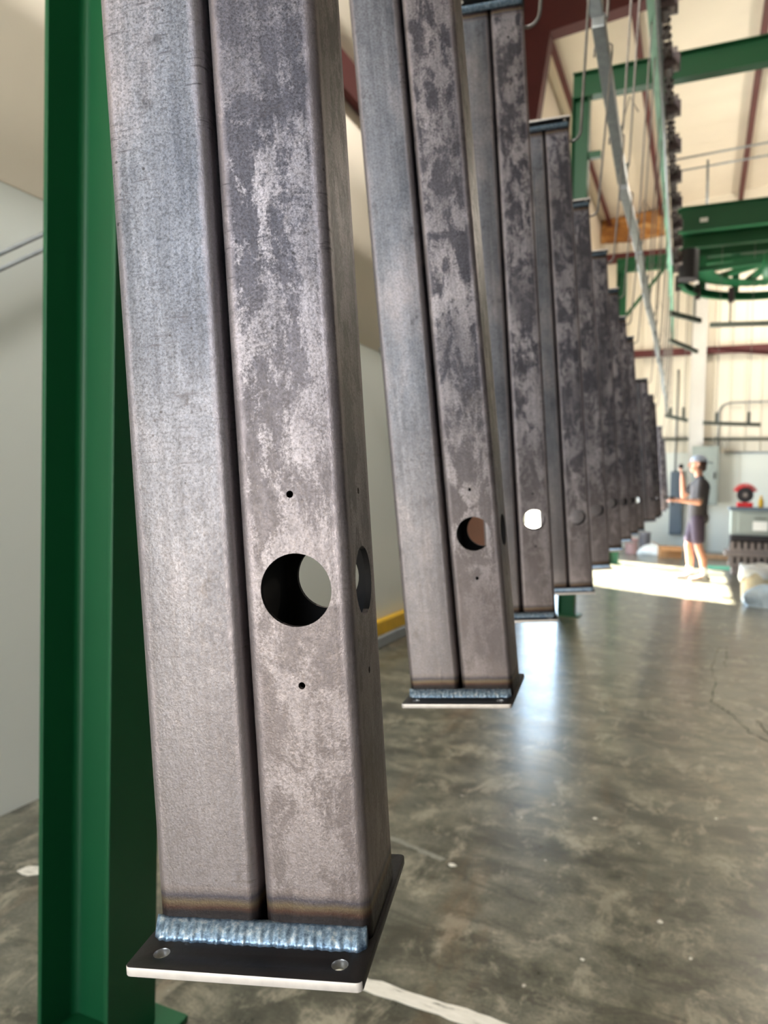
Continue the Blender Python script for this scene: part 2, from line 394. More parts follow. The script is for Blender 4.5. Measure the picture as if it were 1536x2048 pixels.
for xp in (-2.05, -0.97, 0.62, 2.2, 3.8, 5.4, 7.0):
    zt = roofz(xp)
    MB().prism([(xp-0.035, zt), (xp-0.025, zt), (xp-0.025, zt-0.19), (xp+0.05, zt-0.19), (xp+0.05, zt-0.2), (xp-0.035, zt-0.2)], 'y', YF, YB).build('purlin', M['maroon'], ce)
# rigid frame
fr = struct(empty('trim_1', (XL, 9.0, 0)), 'dark maroon tapered steel building frame on the left wall', 'frame')
def rel(o, root):
    o.parent = root; o.matrix_parent_inverse = Matrix.Translation(-root.location); return o
rel(MB().prism([(XL, 0), (XL+0.22, 0), (-1.96, 5.71), (-1.82, 6.76), (-1.82, 7.3), (XL, 7.3)], 'y', 8.994, 9.006).build('column_web', M['maroon']), fr)
rel(MB().beam((XL+0.22, 9.0, 0), (-1.96, 9.0, 5.71), 0.2, 0.014, (1,0,0)).build('inner_flange', M['maroon']), fr)
rel(MB().beam((-1.96, 9.0, 5.71), (-1.82, 9.0, 6.76), 0.2, 0.014, (1,0,0)).build('inner_flange', M['maroon']), fr)
rz = lambda x: 6.76 + 0.1*(x+1.82)
rel(MB().prism([(-1.82, rz(-1.82)), (8.9, rz(8.9)), (8.9, roofz(8.9)-0.21), (-1.82, roofz(-1.82)-0.21)], 'y', 8.994, 9.006).build('rafter_web', M['maroon']), fr)
rel(MB().beam((-1.82, 9.0, rz(-1.82)), (8.9, 9.0, rz(8.9)), 0.2, 0.016).build('rafter_flange', M['maroon']), fr)
# brace rods against the left wall
def brace(p0, p1, label):
    o = MB().tube([p0, p1], 0.008, 8).build('brace_rod', M['galv']); tag(o, label, 'brace rod')
brace((-2.2, -1.0, -0.12+0.16), (-2.19, 2.35, 2.39), 'upper of two thin grey diagonal rods crossing the white wall at far left')
brace((-2.2, -1.0, 0.02), (-2.19, 2.35, 2.33), 'lower of two thin grey diagonal rods crossing the white wall at far left')
brace((-2.15, 4.82, 2.22), (-2.15, 7.0, 0.34), 'thin grey rod sloping down the wall between the two nearest posts')
# low yellow rail on a grey kerb along the left wall
k = tag(MB().box(XL+0.013, XL+0.10, 3.3, 9.0, 0.0, 0.085).build('kerb', M['kerb'], bevel=0.01), 'low grey kerb along the foot of the left wall', 'kerb')
k = tag(MB().box(XL+0.02, XL+0.085, 3.3, 8.9, 0.085, 0.20).build('guard_rail', M['yellow'], bevel=0.012), 'yellow guard rail resting on the grey kerb', 'rail')

tag(MB().beam((XL+0.20, 7.38, 0.003), (XL+0.03, 7.38, 1.75), 1.15, 0.018, (1, 0, 0)).build('wood_sheet', M['brownboard']), 'brown sheet leaning on the left wall behind the second post', 'board')
# floor: paint stroke, cracks and chips
def strip(name, pts, w, mat, z=0.0015, jit=0.0):
    mb = MB(); vs = []; n = len(pts)
    for i, p in enumerate(pts):
        p = Vector((p[0], p[1], 0)); q0 = Vector((*pts[max(i-1,0)][:2], 0)); q1 = Vector((*pts[min(i+1,n-1)][:2], 0))
        t = (q1-q0).normalized(); s_ = Vector((-t.y, t.x, 0)); ww = w*(1+random.uniform(-jit, jit))
        for sg in (-1, 1): vs.append((p.x+s_.x*sg*ww/2, p.y+s_.y*sg*ww/2, z))
    vs += [(a_, b_, 0.0002) for a_, b_, c_ in vs]
    m2 = 2*n; fs = []
    for i in range(n-1):
        fs += [(2*i, 2*i+1, 2*i+3, 2*i+2), (2*i, 2*i+2, m2+2*i+2, m2+2*i), (2*i+1, m2+2*i+1, m2+2*i+3, 2*i+3)]
    fs += [(0, m2, m2+1, 1), (m2-2, m2-1, 2*m2-1, 2*m2-2)]
    return mb.add(vs, fs).build(name, mat, fl)
def wiggle(a_, b_, n, amp):
    return [(a_[0]+(b_[0]-a_[0])*i/n + random.uniform(-amp, amp), a_[1]+(b_[1]-a_[1])*i/n + random.uniform(-amp, amp)) for i in range(n+1)]
strip('paint_stripe', wiggle((-1.02, 1.575), (0.6, 1.563), 60, 0.0016), 0.046, M['linepaint'], 0.0012, 0.14)
strip('faint_paint_stripe', wiggle((-1.0, 2.30), (-0.72, 2.215), 16, 0.003), 0.022, M['faint'], 0.0012, 0.3)
cr = [(0.196, 6.35), (0.15, 5.9), (0.128, 5.5), (0.14, 5.1), (0.101, 4.67), (0.16, 4.52), (0.211, 4.41), (0.281, 4.12), (0.36, 4.0), (0.40, 3.8)]
pts = []
for a_, b_ in zip(cr[:-1], cr[1:]): pts += wiggle(a_, b_, 6, 0.011)[:-1]
strip('floor_crack', pts, 0.005, M['crack'], 0.0012, 0.9)
strip('floor_crack', wiggle((0.33, 4.35), (0.41, 3.95), 10, 0.01), 0.0045, M['crack'], 0.0012, 0.8)
strip('floor_crack', wiggle((0.24, 6.4), (0.21, 5.6), 12, 0.012), 0.004, M['crack'], 0.0012, 0.8)
chips = [(-1.852,1.593,.05),(-0.686,2.2,.034),(-0.313,2.75,.02),(-0.235,1.894,.016),(-0.06,2.16,.022),(0.02,2.02,.014),(0.12,1.80,.02),(-0.15,2.62,.010),(0.10,2.95,.014),(-0.42,2.36,.010),(0.30,2.5,.016)]
for i, (x_, y_, r_) in enumerate(chips):
    r_ *= 0.95 if i < 1 else 0.5
    n = 7; poly = [(x_+r_*random.uniform(.45,1)*math.cos(2*math.pi*k_/n), y_+r_*random.uniform(.45,1)*math.sin(2*math.pi*k_/n)) for k_ in range(n)]
    MB().prism(poly, 'z', 0.0002, 0.0016).build('paint_chip', M['linepaint'], fl)

# ------------------------------------------------------------------ steel posts
def rrect(w, d, r, n=5):
    out = []
    for cx, cy, a0 in ((w/2-r, d/2-r, 0), (-w/2+r, d/2-r, 90), (-w/2+r, -d/2+r, 180), (w/2-r, -d/2+r, 270)):
        for k_ in range(n+1):
            an = R(a0 + 90*k_/n); out.append((cx+r*math.cos(an), cy+r*math.sin(an)))
    return out
def boolean(o, cutters):
    cm_ = MB()
    for p0, p1, r in cutters: cm_.tube([p0, p1], r, 40 if r > 0.01 else 16)
    c = cm_.build('cutter', None)
    md = o.modifiers.new('b', 'BOOLEAN'); md.operation = 'DIFFERENCE'; md.solver = 'EXACT'; md.object = c
    bake(o); cme = c.data; bpy.data.objects.remove(c); bpy.data.meshes.remove(cme)
def make_tube(cutters, mat):
    T = 0.0042; ro = rrect(W-0.0034, D, 0.0072); ri = rrect(W-0.0034-2*T, D-2*T, 0.0035); n = len(ro)
    vs = [(x_, y_, 0) for x_, y_ in ro]+[(x_, y_, L) for x_, y_ in ro]+[(x_, y_, 0) for x_, y_ in ri]+[(x_, y_, L) for x_, y_ in ri]
    fs = []
    for i in range(n):
        j = (i+1) % n
        fs += [(i, j, n+j, n+i), (2*n+j, 2*n+i, 3*n+i, 3*n+j), (j, i, 2*n+i, 2*n+j), (n+i, n+j, 3*n+j, 3*n+i)]
    o = MB().add(vs, fs).build('tube', mat)
    if cutters: boolean(o, cutters)
    o.data.materials.append(M['inside'])
    for p in o.data.polygons:
        if p.center.x*p.normal.x + p.center.y*p.normal.y < -0.004: p.material_index = 1
    shade(o.data, 32)
    return o
ZH, DZ, RH, RS = 0.2305, 0.0629, 0.0242, 0.0024
cut_r = [((0, -0.1, ZH), (0, 0.1, ZH), RH), ((0, 0, ZH), (0.1, 0, ZH), RH)]
for s in (-1, 1):
    cut_r += [((0, -0.1, ZH+s*DZ), (0, 0, ZH+s*DZ), RS), ((0.02, 0, ZH+s*DZ), (0.1, 0, ZH+s*DZ), RS)]
cut_r += [((0, -0.1, L-0.082), (0, 0, L-0.082), 0.003), ((0, -0.1, L-0.19), (0, 0, L-0.19), 0.003), ((0, 0, L-0.136), (0.1, 0, L-0.136), RH), ((0, 0, L-0.04), (0.1, 0, L-0.04), 0.007)]
tube_l = make_tube(None, M['mill_a']); tube_r = make_tube(cut_r, M['mill_b'])
tube_l.location = (-W/2-0.0005, D/2, 0); tube_r.location = (W/2+0.0005, D/2, 0)
seam_me = MB().box(-0.0045, 0.0045, D-0.03, D-0.012, 0.002, L-0.002).mesh('seam_light_stop'); seam_me.materials.append(M['inside'])  # added strip, keeps light from showing through the gap between tubes
FA, BK, TP = 0.041, 0.033, 0.0062
pw = rrect(2*W+0.003, D+FA+BK, 0.004, 4)
pl = MB().prism([(x_, y_+(D+BK-FA)/2) for x_, y_ in pw], 'z', -TP, 0).build('base_plate', [M['plate'], M['cut'], M['bore']])
boolean(pl, [((sx*0.060, yy, -0.05), (sx*0.060, yy, 0.05), 0.0052) for sx in (-1, 1) for yy in (-FA+0.016, D+BK-0.014)])
for p in pl.data.polygons:
    c_ = p.center
    if abs(p.normal.z) < 0.5:
        outer = c_.y < -FA+0.006 or c_.y > D+BK-0.006 or abs(c_.x) > W-0.004
        p.material_index = (1 if abs(p.normal.y) > 0.5 else 0) if outer else 2  # left and right edges coloured dark: shade on those sides painted in
bevm = pl.modifiers.new('bevel', 'BEVEL'); bevm.width = 0.0007; bevm.segments = 2; bevm.limit_method = 'ANGLE'; bake(pl)
shade(pl.data, 30)
def bead_mesh(x0, x1):
    n = 220; m_ = 7; vs = []; fs = []
    for i in range(n+1):
        x_ = x0 + (x1-x0)*i/n
        ph = x_/0.0060*2*math.pi
        sc_ = 1.0 + 0.03*math.sin(ph) + 0.03*math.sin(ph*0.37+1.0) + 0.008*random.uniform(-1, 1)
        e = min((x_-x0), (x1-x_))/0.006
        if e < 1: sc_ *= 0.55+0.45*math.sqrt(max(e, 0.0))
        for k_ in range(m_):
            t = k_/(m_-1); an = math.pi/2*t
            leg = 0.0125*sc_; lz = 0.0098*(1.0+0.015*math.sin(ph*0.23+0.4))
            # chord between the tube face and the plate, slightly convex, leading edge lags the ripple
            b_ = 0.0016*math.sin(math.pi*t)*sc_ + 0.00022*math.sin(ph+t*2.5)*math.sin(math.pi*t)
            vs.append((x_ + 0.0014*t, -leg*t - b_*0.6 + 0.001*(1-t), lz*(1-t) + b_*0.8))
        vs.append((x_, 0.004, -0.0005))
    k2 = m_+1
    for i in range(n):
        for k_ in range(k2):
            fs.append((i*k2+k_, i*k2+(k_+1) % k2, (i+1)*k2+(k_+1) % k2, (i+1)*k2+k_))
    fs += [tuple(range(k2)), tuple(reversed(range(n*k2, (n+1)*k2)))]
    me = MB().add(vs, fs).mesh('weld_bead', True); return me
wme = bead_mesh(-W+0.0005, W-0.004); wme.materials.append(M['weld'])
Ym = [(0.4076,-0.2584,.9005),(0.994,-0.304,.907),(1.632,-0.359,.9175),(2.2976,-0.3613,.897),(3.003,-0.3874,.904),(3.709,-0.408,.925),(4.41,-0.42,.928),(5.12,-0.434,.930),(5.77,-0.436,.930),(9.98,-0.493,.936),(16.6,-0.6415,.925)]
def path(y):
    if y <= Ym[0][0]:
        return (-0.2584, 0.9)
    for (y0, x0, z0), (y1, x1, z1) in zip(Ym[:-1], Ym[1:]):
        if y <= y1:
            t = (y-y0)/(y1-y0); return (x0+(x1-x0)*t, z0+(z1-z0)*t)
    return Ym[-1][1:]
ys = [m[0] for m in Ym[:9]] + [7.87, 9.15, 9.98, 13.2, 16.4]
R1 = Matrix(((0.973,-0.2157,-0.0816),(0.2147,0.9765,-0.0210),(0.0842,0.0029,0.9964)))
R2 = Matrix(((0.9888,-0.1065,-0.1044),(0.1027,0.9939,-0.0414),(0.1082,0.0302,0.9937)))
GP = 'raw steel posts hanging in a row from the conveyor'
def post_label(i, n):
    if i == 0: return 'raw steel double-tube post nearest the camera, in sharp focus beside the green column'
    if i == 1: return 'second raw steel double-tube post from the camera, hole showing brown and pale behind'
    if i == n-1: return 'last and smallest raw steel post at the far end of the hanging row'
    return f'raw steel double-tube post, {ORD[i]} from the camera in the hanging row'
hook_pts = []
for i, y in enumerate(ys):
    x_, z_ = path(y)
    e = empty('steel_post', (x_, y, z_)); tag(e, post_label(i, len(ys)), 'steel post', GP)
    rm = R1.copy() if i != 1 else R2.copy()
    if i > 1: rm = Matrix.Rotation(R(random.uniform(-1.6, 1.6)), 3, 'Z') @ Matrix.Rotation(R(random.uniform(-.25, .25)), 3, 'Y') @ R1
    e.rotation_euler = rm.to_euler()
    if i == 0:
        tl, tr, bp = tube_l, tube_r, pl
    else:
        tl, tr, bp = tube_l.copy(), tube_r.copy(), pl.copy()
        for c_ in (tl, tr, bp): col.objects.link(c_)
    for c_ in (tl, tr, bp): c_.parent = e
    tl['label'] = 'plain smooth grey tube'; tr['label'] = 'mottled tube with cable hole'
    bp['label'] = 'black base plate with bright cut edge'
    LL = 1.375 if i == 2 else (1.435 if i == 3 else L)
    for c_ in (tl, tr): c_.scale = (1, 1, LL/L)
    sm2 = link('seam_light_stop', seam_me, None, e); sm2.scale = (1, 1, LL/L); sm2['label'] = 'added dark strip stopping light through the seam between the tubes'
    w1 = link('weld_bead', wme, None, e); w1['label'] = 'rippled blue weld bead'
    tp_ = pl.copy(); col.objects.link(tp_); tp_.name = 'top_plate'; tp_.parent = e; tp_.location = (0, 0, LL+TP); tp_['label'] = 'black top plate'
    w2 = link('weld_bead', wme, None, e, (0, 0, LL)); w2.scale = (1, 1, -1)
    mw = Matrix.Translation((x_, y, z_)) @ rm.to_4x4()
    hook_pts.append((mw @ Vector((W-0.022, D/2, LL-0.0370)), mw @ Vector((W, D/2, LL-0.0370)), mw @ Vector((W+0.03, D/2, LL-0.0370))))

# ------------------------------------------------------------------ overhead conveyor
BZ = 2.94
pathx = lambda y: path(y)[0]-0.02
def barz(y):
    k_ = int((y-0.08)//1.38); t = (y-0.08-1.38*k_)/1.33; jz = 0.035 if k_ % 2 else -0.03
    return BZ - jz + 2*jz*t
def barx(y):
    k_ = int((y-0.08)//1.38); a0 = 0.08+1.38*k_; t = (y-a0)/1.33
    return pathx(a0)*(1-t) + pathx(a0+1.33)*t
# hooks
for i, (pa, pm, pb) in enumerate(hook_pts):
    xb = barx(pb.y); zt = barz(pb.y)-0.0066
    top = Vector((xb+0.0, pb.y, zt))
    mb = MB(); pts = []
    lo = pb + Vector((0.004, 0, 0.03))
    pts += [pa, pm]
    for k_ in range(7):
        an = R(-90 + 90*k_/6*1.0); pts.append(Vector((lo.x-0.026+0.026*math.cos(an), pb.y, lo.z+0.012+0.030*math.sin(an)-0.012)))
    for k_ in range(1, 5):
        t = k_/4; q = lo.lerp(top + Vector((0.034, 0, 0)), t); pts.append(q)
    for dx_, dz_ in ((0.034, 0.028), (0.027, 0.0358), (-0.027, 0.0358), (-0.034, 0.028), (-0.034, -0.004)):
        pts.append(Vector((top.x+dx_, top.y, top.z+dz_)))
    o = mb.tube(pts, 0.0042, 8).build('hook_rod', M['rod'], None, True)
    lab = 'thin steel hook rod holding up the post ' + ('nearest the camera' if i == 0 else f'that is {ORD[i]} from the camera')
    tag(o, lab, 'hook', 'hook rods between load bars and posts')
# load bars with hanger rods (each carries two posts)
nb = 0; y0 = 0.08
TZ = 4.45
while y0 < 16.3:
    y1 = y0+1.33; ym = (y0+y1)/2
    e = empty('load_bar', (pathx(ym), ym, BZ))
    tag(e, f'grey load bar, {ORD[nb]} from the camera above the hanging posts', 'load bar', 'load bars above the posts')
    xa, xb = pathx(y0)-pathx(ym), pathx(y1)-pathx(ym); jz = 0.035 if nb % 2 else -0.03
    b_ = MB().beam((xa, y0-ym, -jz), (xb, y1-ym, jz), 0.048, 0.05).build('bar', M['galv'], e, bevel=0.004)
    for s, xx in ((y0-ym+0.2, xa*0.7), (y1-ym-0.2, xb*0.7)):
        MB().box(xx-0.008, xx+0.008, s-0.02, s+0.02, 0.0, 0.16).build('lug', M['darkbar'], e)
        MB().tube([(xx, s, 0.12), (xx+0.012, s, 0.16), (xx+0.055+(pathx(ym+s)-pathx(ym)-xx), s, TZ-BZ-0.0047)], 0.0055, 8).build('hanger_rod', M['rod'], e)
    MB().tube([(xx, s, 0.15), (xx+0.05, s-0.10, 0.26), (xx+0.09, s-0.05, 0.20)], 0.003, 6).build('wire_clip', M['rod'], e)
    y0 += 1.38; nb += 1
# track
tk = empty('conveyor_track', (0, 0, TZ)); tag(tk, 'long green overhead conveyor rail running over the hanging posts', 'conveyor rail')
def ibeam_path(ya, yb, n, name):
    mb = MB()
    for k_ in range(n):
        p0 = ya+(yb-ya)*k_/n; p1 = ya+(yb-ya)*(k_+1)/n
        a0 = (pathx(p0)+0.055, p0, 0.0); a1 = (pathx(p1)+0.055, p1, 0.0)
        mb.beam(a0, a1, 0.055, 0.009)
        mb.beam((a0[0], p0, 0.10), (a1[0], p1, 0.10), 0.055, 0.009); mb.beam((a0[0], p0, 0.05), (a1[0], p1, 0.05), 0.008, 0.092)
    return mb.build(name, M['mintpaint'], tk)
for a_, b_ in ((-3.5, 1.17), (1.17, 7.25), (7.25, 13.07), (13.07, 16.6)): ibeam_path(a_+0.004, b_-0.004, 4, 'rail_section')
for yy in (1.17, 7.25, 13.07):
    MB().box(pathx(yy)+0.03, pathx(yy)+0.08, yy-0.03, yy+0.03, 0.104, 0.553).build('drop_hanger', M['green'], tk)
# chain with trolleys, beside the rail
ch = empty('conveyor_chain', (0, 0, 4.40)); tag(ch, 'dark greasy conveyor chain with trolleys running along the overhead rail', 'chain')
chx = lambda y: pathx(y)+0.145
lm = MB()
lm.box(-0.026, -0.016, -0.066, 0.066, -0.02, 0.02).box(0.016, 0.026, -0.066, 0.066, -0.02, 0.02)
lm.tube([(-0.036, 0.048, 0), (0.036, 0.048, 0)], 0.014, 8)
lme = lm.mesh('link'); lme.materials.append(M['chain'])
lm2 = MB().box(-0.013, 0.013, -0.064, 0.064, -0.016, 0.016); lm2.tube([(-0.036, 0.048, 0), (0.036, 0.048, 0)], 0.014, 8); lme2 = lm2.mesh('link'); lme2.materials.append(M['chain'])
y = 3.6; k_ = 0
while y < 11.2:
    o = link('link', lme if k_ % 2 == 0 else lme2, None, ch, (chx(y), y, random.uniform(-.004, .004))); y += 0.097; k_ += 1
tm_ = MB(); tm_.box(-0.03, 0.03, -0.05, 0.05, -0.07, 0.10).box(-0.05, 0.03, -0.02, 0.02, 0.085, 0.105).box(-0.03, 0.085, -0.07, 0.03, -0.06, 0.03)
tme = tm_.mesh('trolley'); tme.materials.append(M['chain'])
wm = MB().tube([(0.03, 0, 0), (0.06, 0, 0)], 0.05, 18); wme2 = wm.mesh('wheel'); wme2.materials.append(M['taupe'])
y = 3.75
while y < 11.2:
    t_ = link('trolley', tme, None, ch, (chx(y), y, 0)); link('wheel', wme2, None, t_, (0.004, 0, 0.055)); link('wheel', wme2, None, t_, (0.012, -0.02, -0.03)); y += 0.69
# pale air pipes beside the chain
o = MB().tube([(chx(2.5)-0.05, 2.5, 4.30), (chx(8)-0.05, 8, 4.30), (chx(10.5)-0.05, 10.5, 4.30)], 0.016, 10).build('air_pipe', M['galv'], None, True)
tag(o, 'pale grey pipe running beside the conveyor chain', 'pipe')

# green support goalposts: legs and cross beams
def hbeam_leg(name, x_, y_, z1, w, b_, label, foot=True):
    e = empty(name, (x_, y_, 0)); tag(e, label, 'column')
    MB().box(0, 0.011, 0, b_, 0.016, z1).build('flange', M['green'], e, bevel=0.002)
    MB().box(w-0.011, w, 0, b_, 0.016, z1).build('flange', M['green'], e, bevel=0.002)
    mb = MB().box(0.011, w-0.011, b_*0.66, b_*0.66+0.008, 0.016, z1)
    for sx, sg in ((0.011, 1), (w-0.011, -1)):
        n = 5; pr = [(sx, b_*0.66)] + [(sx+sg*0.016*(1-math.sin(R(90*i/n))), b_*0.66-0.016*(1-math.cos(R(90*i/n)))) for i in range(n+1)]
        mb.prism(pr, 'z', 0.016, z1)
    mb.build('web', M['green'], e)
    if foot: MB().box(0.0, w+0.05, 0.0, b_+0.05, 0.0, 0.016).build('base_plate', M['green'], e, bevel=0.003)
    return e
hbeam_leg('support_column', -1.255, 1.10, 5.0, 0.195, 0.143, 'tall green steel column standing close behind the nearest post')
hbeam_leg('support_column', -1.235, 7.18, 5.0, 0.16, 0.14, 'green steel column rising behind the fourth post to the nearer cross beam')
hbeam_leg('support_column', -1.40, 13.0, 5.0, 0.16, 0.14, 'bright green steel column far back, at the end of the farther cross beam')
for xx, yy, lb in ((3.4, 1.145, 'near'), (3.4, 7.18, 'middle'), (3.4, 13.0, 'far')):
    hbeam_leg('support_column', xx, yy, 5.0, 0.16, 0.14, f'{lb} green steel column on the right side of the conveyor')
def cross_beam(x0, x1, y_, z0, h, label, fl_=0.11):
    e = empty('cross_beam', (x0, y_, z0)); tag(e, label, 'beam')
    l_ = x1-x0
    MB().box(0, l_, -fl_/2, fl_/2, 0, 0.012).build('bottom_flange', M['green'], e)
    MB().box(0, l_, -0.005, 0.005, 0.012, h-0.012).build('web', M['green'], e)
    MB().box(0, l_, -fl_/2, fl_/2, h-0.012, h).build('top_flange', M['green'], e)
    return e
cross_beam(-1.27, 3.6, 1.17, 5.0, 0.23, 'green cross beam carrying the rail above the camera')
e = cross_beam(-1.24, 3.58, 7.25, 5.0, 0.24, 'dark green cross beam spanning the upper right behind the chain')
cross_beam(-1.41, 3.58, 13.07, 5.0, 0.22, 'bright green cross beam far back behind the row of posts')
for (x0_, z0_, x1_, z1_, yy) in ((-1.24, 4.25, -0.65, 5.0, 13.07),):
    tag(MB().beam((x0_, yy, z0_), (x1_, yy, z1_), 0.05, 0.05, (0, 1, 0)).build('knee_brace', M['green']), 'thin green diagonal brace under the far green beam', 'brace')
tag(MB().box(-1.075, -0.96, 7.22, 7.28, 4.42, 4.48).build('pipe_bracket', M['green'], bevel=0.004), 'small green bracket sticking out of the column behind the fourth post', 'bracket')

# conveyor turn: four parallel beams, curved rail, spokes and hangers
for i, yy in enumerate((11.05, 11.85, 12.35, 12.75)):
    cross_beam(-0.40, 3.0, yy, 4.90 if i else 4.88, 0.34 if i == 0 else 0.22, f'{["deep dark green beam with a small pale label at upper right", "second green beam behind the labelled one", "third green beam behind the labelled one", "rearmost of four parallel green beams over the conveyor turn"][i]}', 0.12)
lb = tag(MB().box(-0.105, -0.005, 11.036, 11.0445, 5.00, 5.055).build('label_plate', M['white']), 'small pale label plate on the deep green beam', 'label')
ct = empty('conveyor_turn', (0.88, 11.55, 4.30)); tag(ct, 'green curved conveyor rail turning round at the far right', 'conveyor turn')
def arc(r, a0, a1, n, z=0): return [(r*math.cos(R(a0+(a1-a0)*i/n)), r*math.sin(R(a0+(a1-a0)*i/n)), z) for i in range(n+1)]
mb = MB(); ap = arc(1.22, 180, 0, 28)
for p0, p1 in zip(ap[:-1], ap[1:]):
    mb.beam(p0, p1, 0.09, 0.012); mb.beam((p0[0], p0[1], 0.10), (p1[0], p1[1], 0.10), 0.09, 0.012); mb.beam((p0[0], p0[1], 0.05), (p1[0], p1[1], 0.05), 0.01, 0.09)
mb.build('curved_rail', M['green'], ct)
mb = MB(); ap = arc(0.95, 180, 0, 28, 0.18)
for p0, p1 in zip(ap[:-1], ap[1:]): mb.beam(p0, p1, 0.34, 0.012)
mb.build('turn_plate', M['green'], ct)
for an in range(10, 180, 32):
    MB().beam((0.1*math.cos(R(an)), 0.1*math.sin(R(an)), 0.24), (1.2*math.cos(R(an)), 1.2*math.sin(R(an)), 0.24), 0.09, 0.07).build('spoke', M['green'], ct)
for an in (170, 140, 112, 84, 56, 28):
    q = (1.22*math.cos(R(an)), 1.22*math.sin(R(an)))
    MB().box(q[0]-0.05, q[0]+0.05, q[1]-0.04, q[1]+0.04, 0.1, 0.62).build('hanger_post', M['green'], ct)
    MB().box(q[0]-0.10, q[0]-0.02, q[1]-0.14, q[1]-0.05, -0.06, 0.16).build('trolley', M['chain'], ct)
MB().lathe([(0.16, 0.0), (0.16, 0.32), (0.05, 0.36)], 24).build('hub', M['green'], ct, True)
MB().tube([(-1.12, -0.13, 0.02), (-1.12, -0.13, 0.44)], 0.14, 20).build('drive_motor', M['black'], ct, False, 0.01)['label'] = 'dark round drive motor'

# empty load bars on the turn
def tbar(p0, p1, zt, mat, label, lug=0.0, thin=False):
    p0 = Vector(p0); p1 = Vector(p1); c_ = (p0+p1)/2
    e = empty('load_bar', c_); tag(e, label, 'load bar', 'empty load bars at the far end')
    MB().beam(p0-c_, p1-c_, 0.05, 0.055 if (lug or thin) else 0.075).build('bar', mat, e, bevel=0.004)
    for t in (0.24, 0.80):
        q = p0.lerp(p1, t)-c_
        if lug: MB().box(q.x-0.022, q.x+0.022, q.y-0.012, q.y+0.012, 0.0, lug).build('lug', mat, e)
        MB().tube([(q.x, q.y, lug), (q.x, q.y, zt-c_.z)], 0.013 if not (lug or thin) else 0.004, 8).build('hanger_rod', M['darkbar'] if not lug else M['rod'], e)
tbar((-0.48, 11.7, 3.93), (-0.06, 12.35, 3.93), 4.3, M['darkbar'], 'empty dark bar on the left of the conveyor turn, upper')
tbar((0.08, 12.70, 3.93), (1.25, 12.30, 3.80), 4.3, M['darkbar'], 'long empty grey bar hanging under the far side of the conveyor turn')
tbar((-0.46, 11.4, 3.47), (-0.09, 11.9, 3.37), 4.3, M['darkbar'], 'short brown empty bar hanging just left of the pale wall column', thin=True)
tbar((-0.51, 11.9, 2.43), (-0.185, 11.9, 2.34), 4.3, M['darkbar'], 'short dark bar with two stubs low beside the end of the row', 0.16)
tbar((0.02, 11.85, 2.30), (0.79, 11.85, 2.26), 4.901, M['darkbar'], 'dark bar with two upright stubs hanging over the worker', 0.17)
tbar((0.12, 12.2, 3.46), (1.3, 12.2, 3.30), 4.3, M['maroon'], 'dark maroon bar sloping across the upper end wall', thin=True)
# pipes and boxes on the end wall
def pipe(name, pts, r, mat, label, cat='pipe'):
    return tag(MB().tube(pts, r, 10).build(name, mat, None, True), label, cat)
pipe('wall_pipe', [(-1.9, YB-0.10, 2.47), (3.5, YB-0.10, 2.44)], 0.035, M['darkbar'], 'dark horizontal pipe along the end wall above the worker')
pipe('conduit', [(0.35, YB-0.06, 2.2), (0.35, YB-0.06, 3.05), (0.40, YB-0.06, 3.18), (0.52, YB-0.06, 3.24), (3.0, YB-0.06, 3.28)], 0.018, M['galv'], 'thin grey conduit bending to the right across the end wall')
pipe('conduit', [(0.5, YB-0.06, 2.17), (3.0, YB-0.06, 2.17)], 0.022, M['galv'], 'grey conduit level along the top of the wainscot')
pipe('conduit', [(-0.5, YB-0.06, 1.75), (-0.5, YB-0.06, 4.0)], 0.018, M['galv'], 'upright grey conduit above the slate grey panel')
pipe('roof_conduit', [(-0.75, 14, 7.16), (2.5, 14, 7.30)], 0.018, M['galv'], 'upper of two level conduits under the roof')
pipe('roof_conduit', [(-0.75, 14, 6.95), (2.5, 14, 7.08)], 0.016, M['galv'], 'lower of two level conduits under the roof')
pipe('roof_conduit', [(-0.04, 14.05, 7.10), (-0.03, 14.05, 6.47), (-0.03, YB-0.1, 6.4)], 0.022, M['galv'], 'upright conduit dropping from the two level roof conduits')
e = empty('electrical_panel', (-0.16, YB-0.36, 0)); tag(e, 'grey electrical enclosure on the wall behind the worker', 'electrical box')
e.location = (-0.16, YB-0.345, 1.02)
MB().box(0, 0.54, -0.22, 0.0, 0, 1.26).build('case', M['greybox'], e, bevel=0.01)
MB().box(0.03, 0.51, -0.24, -0.22, 0.03, 1.23).build('door', M['greybox'], e, bevel=0.006)
MB().box(0.44, 0.47, -0.27, -0.24, 0.56, 0.70).build('handle', M['black'], e)
e = empty('control_panel', (-0.58, YB-0.05, 0.34)); tag(e, 'tall slate grey panel on the wall left of the worker', 'panel')
MB().box(0, 0.26, -0.16, 0.0, 0, 1.40).build('case', M['bluegrey'], e, bevel=0.01)
MB().box(0.02, 0.24, -0.175, -0.16, 0.02, 1.38).build('door', M['bluegrey'], e, bevel=0.005)

